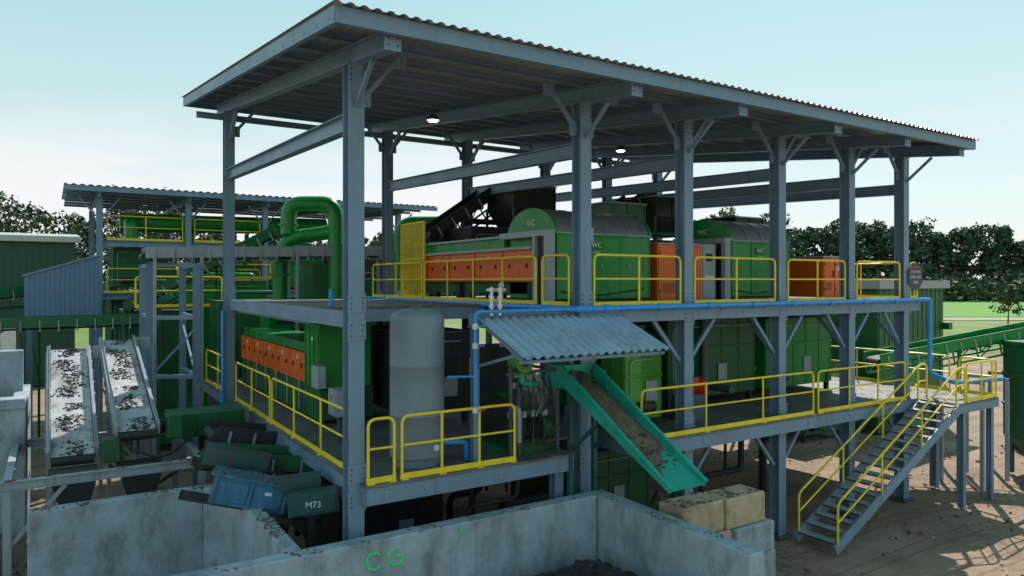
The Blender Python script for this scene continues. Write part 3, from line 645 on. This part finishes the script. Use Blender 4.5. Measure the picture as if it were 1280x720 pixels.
for i in range(4): o.bx('transfer_ribs',GREEN2,-1.85+i*.5,-1.81+i*.5,6.97,7.0,2.62,3.13)
o.tube('hoses',BLACK,fillet([(-3.2,6,2.4),(-2.6,5.6,1.8),(-1.8,5.8,2.2),(-1.3,5.4,2.7)],.5),.04,8); o.tube('hoses',BLACK,fillet([(-3.0,6.2,2.8),(-2.2,5.7,2.4),(-1.5,6,2.9)],.5),.03,8)
o.bx('legs',DARK,-1.2,-1.1,7.3,7.5,0,2.6); o.bx('legs',DARK,-4.0,-3.9,5.8,6.0,0,1.7); o.bx('legs',DARK,-2.7,-2.6,5.8,6.0,0,1.7)
o.finish()
o=Ob('steel_support_frame')
for x in (-4.95,-1.5):
    for y in (5.2,9.2): o.ibeam('posts',GREYP,(x,y,0),(x,y,2.3),.14,.14,.012,(0,1,0))
o.ibeam('beams',GREYP,(-5.2,5.2,2.4),(-1.2,5.2,2.4),.18,.14); o.ibeam('beams',GREYP,(-4.95,5.3,2.4),(-4.95,9.3,2.4),.18,.14); o.ibeam('beams',GREYP,(-1.5,5.3,2.4),(-1.5,9.3,2.4),.18,.14); o.ibeam('beams',GREYP,(-5.2,9.4,2.4),(-1.2,9.4,2.4),.18,.14)
o.bar('brace',GREYP,(-4.95,5.2,1.2),(-4.0,5.2,2.3),.07,.07)
crust(o,-5.1,-1.3,5.14,5.26,2.5,80,.015,.04)
o.finish()
mound('dirt_mound',MUD,-8,-1.2,4.2,9,0,1.0,40,40,120)
# ---------------------------------------------------------------- left middle gallery + towers
conveyor('gallery_conveyor',(-1.9,12.7,7.15),(6.2,12.7,7.4),.9,BLACK,GREYP,.32,legs=(.03,.19,.55,.95))
o=Ob('steel_trestle_tower')
for x,y in ((-1.7,12.9),(-.5,12.2),(-1.7,15),(-.5,15)): o.ibeam('posts',STEEL,(x,y,0),(x,y,6.85),.2,.2,.014,(0,1,0))
for z in (3.4,5.2,6.8): o.bar('ties',STEEL,(-1.7,12.9,z),(-.5,12.2,z),.08,.12); o.bar('ties',STEEL,(-.5,12.2,z),(-.5,15,z),.08,.12); o.bar('ties',STEEL,(-1.7,12.9,z),(-1.7,15,z),.08,.12)
for z in (3.4,): o.bar('diagonals',STEEL,(-1.7,12.9,z),(-.5,12.2,z+1.5),.06,.06); o.bar('diagonals',STEEL,(-.5,12.3,z),(-.5,15,z+1.5),.06,.06)
o.finish()
o=Ob('green_dust_duct')
ax,ay=cf(-7.6,24.5); bx_,by=cf(-6.0,24.5)
ex=Vector((bx_-ax,by-ay,0)).normalized()
A_=Vector((ax,ay,0));B_=Vector((bx_,by,0))
o.tube('large_bend',GREEN,fillet([A_+Z(7.9),A_+Z(8.95),B_+Z(8.95),B_+Z(4)],.5,8),.26,18)
o.tube('low_bend',GREEN,fillet([A_+Z(3.0)-ex*.3,A_+Z(7.75)-ex*.3,B_+Z(8.0)],.9,10),.24,18)
for q in (A_+Z(6.5)-ex*.3,B_+Z(7.5),B_+Z(6.0),A_+Z(8.2)): o.tube('flanges',GREEN,[q,q+Z(.06)],.33,18)
o.bx('fan_housing',GREEN,ax-.8,ax+.6,ay-.6,ay+.6,4.2,5.6); o.bx('plenum',GREEN2,ax+.6,ax+2.2,ay-.8,ay+.8,5.0,6.9); o.bx('base',DARK,ax-.5,ax+2,ay-.5,ay+.5,0,4.2)
for i in range(4): o.bx('louvres',DARK,ax-.6,ax+.4,ay-.63,ay-.6,4.4+i*.25,4.5+i*.25)
o.tube('green_elbow',GREEN,fillet([B_+ex*2.2+Z(6),B_+ex*2.2+Z(8.3),B_+ex*4+Z(8.3)],.5,8),.22,16)
o.finish()
# ---------------------------------------------------------------- rear canopy plant
o=Ob('rear_canopy_structure')
for x in (-2.5,1.0,4.4,7.9,11.3):
    for y in (24,31): o.ibeam('columns',STEEL,(x,y,0),(x,y,9.9),.26,.24,.02,(0,1,0))
    o.ibeam('rafters',STEEL,(x,23.2,10.0),(x,32,10.2),.26,.16)
    for sg in (-1,1): o.bar('braces',STEEL,(x+sg*.13,24,9.1),(x+sg*.8,24,9.95),.06,.06)
for i in range(7): o.chan('purlins',STEEL,(-3.7,23.4+i*1.4,10.2),(13,23.4+i*1.4,10.2),.12,.05,.01)
o.corr('roof_sheeting',BLUESH,(-3.8,23.1,10.32),(17,0,0),(0,9.2,.2),.3,.025,(0,0,1),2)
o.chan('fascia',STEEL,(-3.8,23.15,10.18),(13.2,23.15,10.18),.2,.07,.012,flip=-1)
for z in (5.8,8.1): o.bx('decks',DECKM,-2.4,12,24.1,31,z-.06,z); o.chan('deck_edges',STEEL,(-2.4,24.05,z-.16),(12,24.05,z-.16),.24,.08,.014)
o.finish()
railing((-2.2,24.15,8.1),(.8,24.15,8.1)); railing((-2.2,24.15,5.8),(.8,24.15,5.8)); railing((1.3,24.15,8.1),(4.2,24.15,8.1)); railing((1.3,24.15,5.8),(4.2,24.15,5.8))
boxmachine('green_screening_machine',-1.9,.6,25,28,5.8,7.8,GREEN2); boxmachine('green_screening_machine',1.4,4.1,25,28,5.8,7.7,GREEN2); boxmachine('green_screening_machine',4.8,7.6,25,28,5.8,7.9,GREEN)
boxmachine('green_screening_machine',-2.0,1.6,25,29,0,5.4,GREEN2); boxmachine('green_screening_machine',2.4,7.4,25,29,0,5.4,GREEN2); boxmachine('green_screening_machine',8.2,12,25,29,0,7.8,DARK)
o=Ob('green_duct_run'); o.tube('duct',GREEN,[(-1.6,26,9.0),(8,26,9.2)],.42,18)
for x in (-1,1.5,4,6.5): o.tube('flange',GREEN,[(x,26,9.03),(x+.06,26,9.03)],.47,18); o.bar('saddles',STEELD,(x,26,8.1),(x,26,8.65),.2,.1)
o.tube('drop',GREEN,fillet([(-1.2,25.6,9.0),(-1.2,25.0,9.0),(-1.2,25.0,7.8)],.3),.3,14); o.finish()
o=Ob('blue_clad_housing')
x0,x1,ya,yb=-5.0,-2.75,18.6,21
z0=5.1
pl=[Vector((x0,ya,z0)),Vector((x1,ya,z0)),Vector((x1,ya,7.25)),Vector((x0,ya,6.5))]
o.prism('shell',BLUESH,pl,(0,yb-ya,0))
for i in range(15):
    x=x0+.05+i*.15; o.bx('cladding_ribs',BLUESH,x,x+.05,ya-.035,ya,z0,6.5+(x-x0)/(x1-x0)*.73)
for i in range(15): y=ya+.05+i*.16; o.bx('cladding_ribs',BLUESH,x0-.035,x0,y,y+.05,z0,6.48)
o.bar('roof_trim',STEEL,(x0-.1,ya-.04,6.50),(x1+.1,ya-.04,7.31),.1,.06)
for x in (x0+.1,x1-.1):
    for y in (ya+.1,yb-.1): o.bar('legs',STEEL,(x,y,0),(x,y,z0),.14,.14)
o.finish()
conveyor('green_overland_conveyor',(-11,16.8,4.9),(-1.2,16.8,5.0),.9,BLACK,GREEN2,.3,legs=(.1,.35,.6,.9)); conveyor('green_overland_conveyor',(-12,19.5,5.2),(-3,22.5,6.2),.9,BLACK,GREEN2,.3,legs=(.1,.4,.8),truss=True)
conveyor('green_overland_conveyor',(-2,17.8,5.4),(3.2,17.8,8.3),.8,BLACK,GREEN2,.3,legs=(.2,.6),truss=True)
boxmachine('crusher_unit',.6,3.2,14.5,16.5,0,5.6,GREEN2); boxmachine('crusher_unit',-2,.4,18,21,0,5.2,GREEN2); boxmachine('crusher_unit',4.2,6.5,15,18,0,6.6,GREEN2)
boxmachine('baling_machine',-.2,3.4,19.5,22,0,6.3,GREEN)
railing((-.2,18.2,6.4),(3.2,18.2,6.4)); railing((-1.8,16.3,5.4),(1.0,16.3,5.4))
o=Ob('concrete_retaining_wall',.02)
o.bx('lower',CONC,-9,-4.75,9.0,9.4,0,3.3); o.bx('upper',CONC,-11,-4.9,12.5,12.9,0,4.4); o.bx('return',CONC,-5.1,-4.75,9.42,14,0,3.28); o.bx('rear',CONC,-12,-5.6,16,16.4,0,4.8)
for i in range(5):
    if i!=2: o.bx('coping',CONC,-9+i*.86,-8.2+i*.86,8.95,9.45,3.3,3.55)
crust(o,-9,-4.8,9.0,9.4,3.32,200)
o.finish()
mound('dirt_mound',MUD,-9,-5.1,9.5,12.4,2.0,1.6,30,30,40)
o=Ob('green_metal_shed')
SG=mat('shed_green',(.02,.075,.05),.5,0,.1,1); SR=mat('shed_roof',(.42,.46,.44),.5,0,.1,1)
cx_=cf(-27,44.5)
bx1=cx_[0];by0=cx_[1]; bx0=bx1-22; by1=by0+14
o.bx('walls',SG,bx0,bx1,by0,by1,0,8.7)
pl=[Vector((bx0-.3,by0-.4,8.7)),Vector((bx0-.3,(by0+by1)/2,9.3)),Vector((bx0-.3,by1+.4,8.7)),Vector((bx0-.3,by1+.4,8.9)),Vector((bx0-.3,(by0+by1)/2,9.6)),Vector((bx0-.3,by0-.4,9.05))]
o.prism('roof',SR,pl,(22.6,0,0)); o.prism('gable',SG,[Vector((bx1-.02,by0,8.7)),Vector((bx1-.02,by1,8.7)),Vector((bx1-.02,(by0+by1)/2,9.3))],(.02,0,0))
for i in range(60): xx=bx0+.1+i*.365; o.bx('cladding',SG,xx,xx+.06,by0-.03,by0,0,8.7)
o.bx('door',WHITE,bx1-6,bx1-3,by0-.05,by0-.03,0,4)
o.finish()
# ---------------------------------------------------------------- right side
conveyor('green_stockpile_conveyor',(19.3,2.5,3.7),(27,-2,5.3),.9,BLACK,GREEN,.35,legs=(.3,.7),truss=True)
conveyor('green_overland_conveyor',(17.5,9,4.0),(30,6,4.4),.9,BLACK,GREEN2,.3,legs=(.2,.5,.8))
o=Ob('green_hopper_tank',.01)
qx,qy=cf(17.6,23.6)
o.lathe('drum',GREEN2,(qx,qy,0),[(.9,.6),(1.25,1.2),(1.25,4.2),(1.3,4.22),(1.3,4.35),(0,4.4)],28)
for a in range(0,360,90): o.bar('legs',STEELD,(qx+1.1*math.cos(R(a+45)),qy+1.1*math.sin(R(a+45)),0),(qx+1.1*math.cos(R(a+45)),qy+1.1*math.sin(R(a+45)),1.6),.14,.14)
for z in (2.2,3.2): o.lathe('bands',GREEN2,(qx,qy,z),[(1.25,0),(1.29,.01),(1.29,.09),(1.25,.1)],28)
o.finish()
o=Ob('grey_storage_building')
x,y=cf(17.0,31); o.bx('walls',GREEN2,x-2.2,x+3.0,y,y+5,0,6.0); o.bx('roof',ROOFM,x-2.4,x+3.2,y-.2,y+5.2,6.0,6.35); o.bx('door',GREEN,x-1,x+1,y-.03,y,0,3.5)
for i in range(14): o.bx('cladding',GREEN2,x-2.1+i*.37,x-2.04+i*.37,y-.02,y,3.6,6.0)
o.finish()
boxmachine('diesel_generator_unit',20.5,23,6,8.5,0,3.0,GREEN2)
o=Ob('pipe_rack')
for i in range(3):
    x=19.6+i*1.6; o.bar('posts',GREYP,(x,-.8,0),(x,-.8,3.2),.1,.1); o.bar('posts',GREYP,(x,.4,0),(x,.4,3.2),.1,.1); o.bar('cross',GREYP,(x,-.85,3.2),(x,.45,3.2),.08,.08)
o.finish()
o=Ob('scattered_rubble')
for i in range(2200):
    x=random.uniform(5,28);y=random.uniform(-8,7)
    if noise.noise(Vector((x*.5,y*.5,9)))<-.05: continue
    o.lump('rubble',MUD if i%5 else SLUDGE,(x,y,.0),random.choice((.015,.02,.03,.05))*random.uniform(.7,1.3))
o.finish()
mound('dirt_mound',MUD,21,27,-4.5,-1,-.1,1.0,40,30,80)
# ---------------------------------------------------------------- ground
def sp(n,L): 
    t=np.linspace(-1,1,n); return np.sinh(t*5.2)/math.sinh(5.2)*L
g=sp(220,2500); v=[];f=[]
for yy in g:
    for xx in g:
        dd=math.hypot(xx-5,yy); z=0
        if dd<70: z=.10*noise.noise(Vector((xx*.35,yy*.35,0)))+.05*noise.noise(Vector((xx*1.3,yy*1.3,5)))-.05
        v.append((xx+8,yy,z-.02))
n=len(g)
for i in range(n-1):
    for j in range(n-1): a=i*n+j; f.append((a,a+1,a+n+1,a+n))
me=bpy.data.meshes.new('ground');me.from_pydata(v,[],f);me.polygons.foreach_set('use_smooth',[True]*len(me.polygons))
gr=bpy.data.objects.new('ground',me);scene.collection.objects.link(gr)
m=bpy.data.materials.new('ground_dirt');m.use_nodes=True;N_=m.node_tree.nodes;L_=m.node_tree.links;b=N_['Principled BSDF'];b.inputs['Roughness'].default_value=.9
tc=N_.new('ShaderNodeTexCoord')
def nz(s,dt=8,rg=.6,vec=None):
    q=N_.new('ShaderNodeTexNoise');q.inputs['Scale'].default_value=s;q.inputs['Detail'].default_value=dt;q.inputs['Roughness'].default_value=rg;L_.new(vec or tc.outputs['Object'],q.inputs['Vector']);return q
def ramp(src,stops):
    r=N_.new('ShaderNodeValToRGB');L_.new(src,r.inputs[0]);e=r.color_ramp.elements
    while len(e)<len(stops): e.new(.5)
    for k,(p_,c_) in enumerate(stops): e[k].position=p_;e[k].color=(*c_,1)
    return r
def mixc(f_,a_,b_):
    x=N_.new('ShaderNodeMix');x.data_type='RGBA'
    L_.new(f_,x.inputs['Factor'])
    L_.new(a_,x.inputs['A']);L_.new(b_,x.inputs['B']);return x.outputs['Result']
n1=nz(.5);r1=ramp(n1.outputs['Fac'],[(.3,(.15,.098,.068)),(.5,(.33,.225,.155)),(.7,(.42,.305,.22))])
n2=nz(6,8,.7);r2=ramp(n2.outputs['Fac'],[(.35,(.12,.08,.055)),(.65,(.42,.30,.21))])
n3=nz(.18,4);f3=ramp(n3.outputs['Fac'],[(.4,(0,0,0)),(.6,(1,1,1))])
h_=N_.new('ShaderNodeMath');h_.operation='MULTIPLY';h_.inputs[1].default_value=.6;L_.new(f3.outputs[0],h_.inputs[0])
d1=mixc(h_.outputs[0],r1.outputs[0],r2.outputs[0])
wv=N_.new('ShaderNodeTexWave');wv.inputs['Scale'].default_value=.22;wv.inputs['Distortion'].default_value=5;wv.inputs['Detail'].default_value=1;wv.inputs['Detail Scale'].default_value=.35;wv.bands_direction='Y';L_.new(tc.outputs['Object'],wv.inputs['Vector'])
tw=ramp(wv.outputs['Fac'],[(.78,(0,0,0)),(.86,(.6,.6,.6)),(.92,(0.05,.05,.05))])
tb=N_.new('ShaderNodeRGB');tb.outputs[0].default_value=(.12,.08,.055,1)
d1=mixc(tw.outputs[0],d1,tb.outputs[0])
n4=nz(.03,8);r4=ramp(n4.outputs['Fac'],[(.35,(.10,.14,.03)),(.5,(.14,.22,.035)),(.65,(.26,.24,.12))])
ge=N_.new('ShaderNodeVectorMath');ge.operation='LENGTH';L_.new(tc.outputs['Object'],ge.inputs[0])
ad=N_.new('ShaderNodeMath');ad.operation='MULTIPLY_ADD';ad.inputs[1].default_value=40;L_.new(nz(.05).outputs['Fac'],ad.inputs[0]);L_.new(ge.outputs['Value'],ad.inputs[2])
mr=N_.new('ShaderNodeMapRange');mr.inputs[1].default_value=80;mr.inputs[2].default_value=98;L_.new(ad.outputs[0],mr.inputs[0])
L_.new(mixc(mr.outputs[0],d1,r4.outputs[0]),b.inputs['Base Color'])
bp=N_.new('ShaderNodeBump');bp.inputs['Strength'].default_value=.6;bp.inputs['Distance'].default_value=.08;L_.new(nz(5,8,.7).outputs['Fac'],bp.inputs['Height']);L_.new(bp.outputs[0],b.inputs['Normal'])
me.materials.append(m)
def field(name,m_,pts,z):
    me=bpy.data.meshes.new(name);me.from_pydata([(*cf(r_,d_),z) for r_,d_ in pts],[],[tuple(range(len(pts)))]);me.materials.append(m_);oo=bpy.data.objects.new(name,me);scene.collection.objects.link(oo)
GF=mat('field_grass',(.12,.29,.03),.9,0,.3,.05,(.09,.20,.03),.4,streak=False); PATH=mat('gravel_path',(.36,.32,.26),.9,0,.15,.5)
field('grass_field',GF,[(20,128),(230,128),(300,420),(20,420)],.05); field('gravel_road',PATH,[(10,117),(220,117),(220,125),(10,125)],.06)
# ---------------------------------------------------------------- distant trees
LEAF=bpy.data.materials.new('foliage');LEAF.use_nodes=True
nn=LEAF.node_tree.nodes;ll=LEAF.node_tree.links;bb=nn['Principled BSDF'];bb.inputs['Roughness'].default_value=.7
tcc=nn.new('ShaderNodeTexCoord');q=nn.new('ShaderNodeTexNoise');q.inputs['Scale'].default_value=.22;q.inputs['Detail'].default_value=5;ll.new(tcc.outputs['Object'],q.inputs['Vector'])
rr=nn.new('ShaderNodeValToRGB');rr.color_ramp.elements[0].position=.36;rr.color_ramp.elements[0].color=(.035,.07,.035,1);rr.color_ramp.elements[1].position=.68;rr.color_ramp.elements[1].color=(.085,.12,.055,1);ll.new(q.outputs['Fac'],rr.inputs[0]);ll.new(rr.outputs[0],bb.inputs['Base Color'])
BARK=mat('bark',(.10,.075,.055),.9,0,.3,3)
LV=[];
tr=Ob('tree_line')
def quads(pos,nr,s_):
    u=np.cross(nr,np.random.normal(size=pos.shape));u/=np.linalg.norm(u,axis=1)[:,None];w_=np.cross(nr,u)
    LV.append(np.stack([pos-u*s_-w_*s_*.6,pos+u*s_-w_*s_*.4,pos+u*s_*.8+w_*s_*.6,pos-u*s_*.7+w_*s_*.5],1))
def tree(x,y,h,n=1100,leaf=.85,low=.1):
    w=h*random.uniform(.30,.42)
    cl=[]
    for k in range(44):
        a=random.random()*6.28;rad=w*math.sqrt(random.random())*.9;zz=random.uniform(low,.93)*h
        lim=math.sin(math.pi*min(1,(zz/h*.80+.18)))**.6
        cl.append((x+math.cos(a)*rad*lim,y+math.sin(a)*rad*lim,zz,h*random.uniform(.07,.125)))
    cl=np.array(cl); idx=np.random.randint(0,len(cl),n); c_=cl[idx]
    dirs=np.random.normal(size=(n,3));dirs/=np.linalg.norm(dirs,axis=1)[:,None]
    pos=c_[:,:3]+dirs*(c_[:,3]*np.random.uniform(.5,1.05,n))[:,None]*np.array([1,1,.8])
    nr=dirs+np.random.normal(size=(n,3))*.6;nr/=np.linalg.norm(nr,axis=1)[:,None]
    quads(pos,nr,(leaf*np.random.uniform(.5,1.2,n))[:,None])
    tr.tube('trunks',BARK,[(x,y,0),(x+.2,y,h*.35),(x,y+.2,h*.8)],h*.018,6,h*.005)
    for k in range(3):
        a=random.random()*6.28; tr.tube('limbs',BARK,[(x,y,h*.3),(x+math.cos(a)*w*.6,y+math.sin(a)*w*.6,h*.6)],h*.008,5,h*.003)
az=-46.
while az<48:
    if az<-24.0: D=random.uniform(120,140);hh=random.uniform(21,26)
    elif az<14: D=random.uniform(240,270);hh=random.uniform(21,27)
    else: D=random.uniform(240,270);hh=random.uniform(22,31)
    for rw in range(2):
        D2=D+rw*14; r_=math.tan(R(az+rw*.7))*D2
        x,y=cf(r_,D2); tree(x,y,hh*random.uniform(.85,1.05),2500,.0029*D2)
    az+=math.degrees(hh*.36/D)*random.uniform(.75,1.1)
for k in range(150):
    az=random.uniform(-46,48); D=112 if az<-27 else 230; x,y=cf(math.tan(R(az))*D,D); 
    n=260;pos=np.array([x,y,3])+np.random.normal(size=(n,3))*np.array([4,4,2.2]); nr=np.random.normal(size=(n,3));nr/=np.linalg.norm(nr,axis=1)[:,None]
    quads(pos,nr,np.full((n,1),.7))
A4=np.concatenate(LV).reshape(-1,3); nq=len(A4)//4
me=bpy.data.meshes.new('foliage');me.from_pydata(A4.tolist(),[],np.arange(nq*4).reshape(-1,4).tolist());me.materials.append(LEAF)
e=tr.finish();fo=bpy.data.objects.new('foliage',me);scene.collection.objects.link(fo);fo.parent=e;fo.location=-tr.c
LV=[];tr=Ob('roadside_tree');x,y=cf(73,106);tree(x,y,6.2,900,.2,.3);e=tr.finish();A4=LV[0].reshape(-1,3);me=bpy.data.meshes.new('foliage');me.from_pydata(A4.tolist(),[],np.arange(len(A4)).reshape(-1,4).tolist());me.materials.append(LEAF);fo=bpy.data.objects.new('crown',me);scene.collection.objects.link(fo);fo.parent=e;fo.location=-tr.c
o=Ob('power_line')
pa=Vector((*cf(45,150),0));pb=Vector((*cf(130,140),0))
for q in (pa,pb): o.tube('poles',BARK,[q,q+Z(11)],.16,8,.11); 
for dz in (10.6,9.4,7.6):
    pts=[pa.lerp(pb,i/16)+Z(dz-1.6*4*(i/16)*(1-i/16)) for i in range(17)]; o.tube('wires',BLACK,pts,.035,4)
o.finish()
# ---------------------------------------------------------------- world, sun
EL=48; AZ=54
w=bpy.data.worlds.new('World');scene.world=w;w.use_nodes=True;N_=w.node_tree.nodes;L_=w.node_tree.links;bg=N_['Background']
sk=N_.new('ShaderNodeTexSky');sk.sky_type='NISHITA';sk.sun_disc=False;sk.sun_elevation=R(EL);sk.sun_rotation=R(AZ);sk.air_density=1;sk.dust_density=1;sk.ozone_density=1
tc=N_.new('ShaderNodeTexCoord');sx=N_.new('ShaderNodeSeparateXYZ');L_.new(tc.outputs['Generated'],sx.inputs[0])
hz=ramp(sx.outputs['Z'],[(0.0,(.92,1.0,1.0)),(.12,(.84,1.0,.98)),(.40,(.48,.88,.85)),(1.0,(.20,.42,.52))])
hm=N_.new('ShaderNodeMix');hm.data_type='RGBA';hm.blend_type='MULTIPLY';hm.inputs['Factor'].default_value=1;L_.new(hz.outputs[0],hm.inputs['A']);hm.inputs['B'].default_value=(6.9,6.9,6.9,1)
base=N_.new('ShaderNodeMix');base.data_type='RGBA';base.inputs['Factor'].default_value=.78;L_.new(sk.outputs[0],base.inputs['A']);L_.new(hm.outputs['Result'],base.inputs['B'])
mp=N_.new('ShaderNodeMapping');mp.inputs['Scale'].default_value=(1.2,1.2,7);L_.new(tc.outputs['Generated'],mp.inputs[0])
q=N_.new('ShaderNodeTexNoise');q.inputs['Scale'].default_value=1.4;q.inputs['Detail'].default_value=6;q.inputs['Roughness'].default_value=.52;L_.new(mp.outputs[0],q.inputs['Vector'])
c1=N_.new('ShaderNodeMapRange');c1.inputs[1].default_value=.42;c1.inputs[2].default_value=.58;L_.new(q.outputs['Fac'],c1.inputs[0])
c2=N_.new('ShaderNodeMapRange');c2.inputs[1].default_value=.24;c2.inputs[2].default_value=.12;c2.inputs[3].default_value=0;c2.inputs[4].default_value=.9;L_.new(sx.outputs['Z'],c2.inputs[0])
mu=N_.new('ShaderNodeMath');mu.operation='MULTIPLY';L_.new(c1.outputs[0],mu.inputs[0]);L_.new(c2.outputs[0],mu.inputs[1])
mx=N_.new('ShaderNodeMix');mx.data_type='RGBA';L_.new(mu.outputs[0],mx.inputs['Factor']);L_.new(base.outputs['Result'],mx.inputs['A']);mx.inputs['B'].default_value=(7.2,7.3,7.4,1)
L_.new(mx.outputs['Result'],bg.inputs['Color']);bg.inputs['Strength'].default_value=.13
sd=bpy.data.lights.new('sun','SUN');sd.energy=5;sd.angle=R(.5);sd.color=(1,.95,.86);so=bpy.data.objects.new('sun',sd);scene.collection.objects.link(so)
sv=Vector((math.sin(R(AZ))*math.cos(R(EL)),math.cos(R(AZ))*math.cos(R(EL)),math.sin(R(EL))))
so.rotation_euler=sv.to_track_quat('Z','Y').to_euler();so.location=(0,0,60)
# ---------------------------------------------------------------- camera
cd=bpy.data.cameras.new('camera');cd.lens=36*900/1280;cd.sensor_width=36;cd.shift_y=-8/1280;cd.clip_end=6000;cd.clip_start=.1
co=bpy.data.objects.new('camera',cd);scene.collection.objects.link(co);co.location=(-4.243,-11.527,H);co.rotation_euler=(R(90),0,-math.atan2(.5389,.842));scene.camera=co
scene.view_settings.view_transform='Standard';scene.view_settings.look='None';scene.view_settings.exposure=0
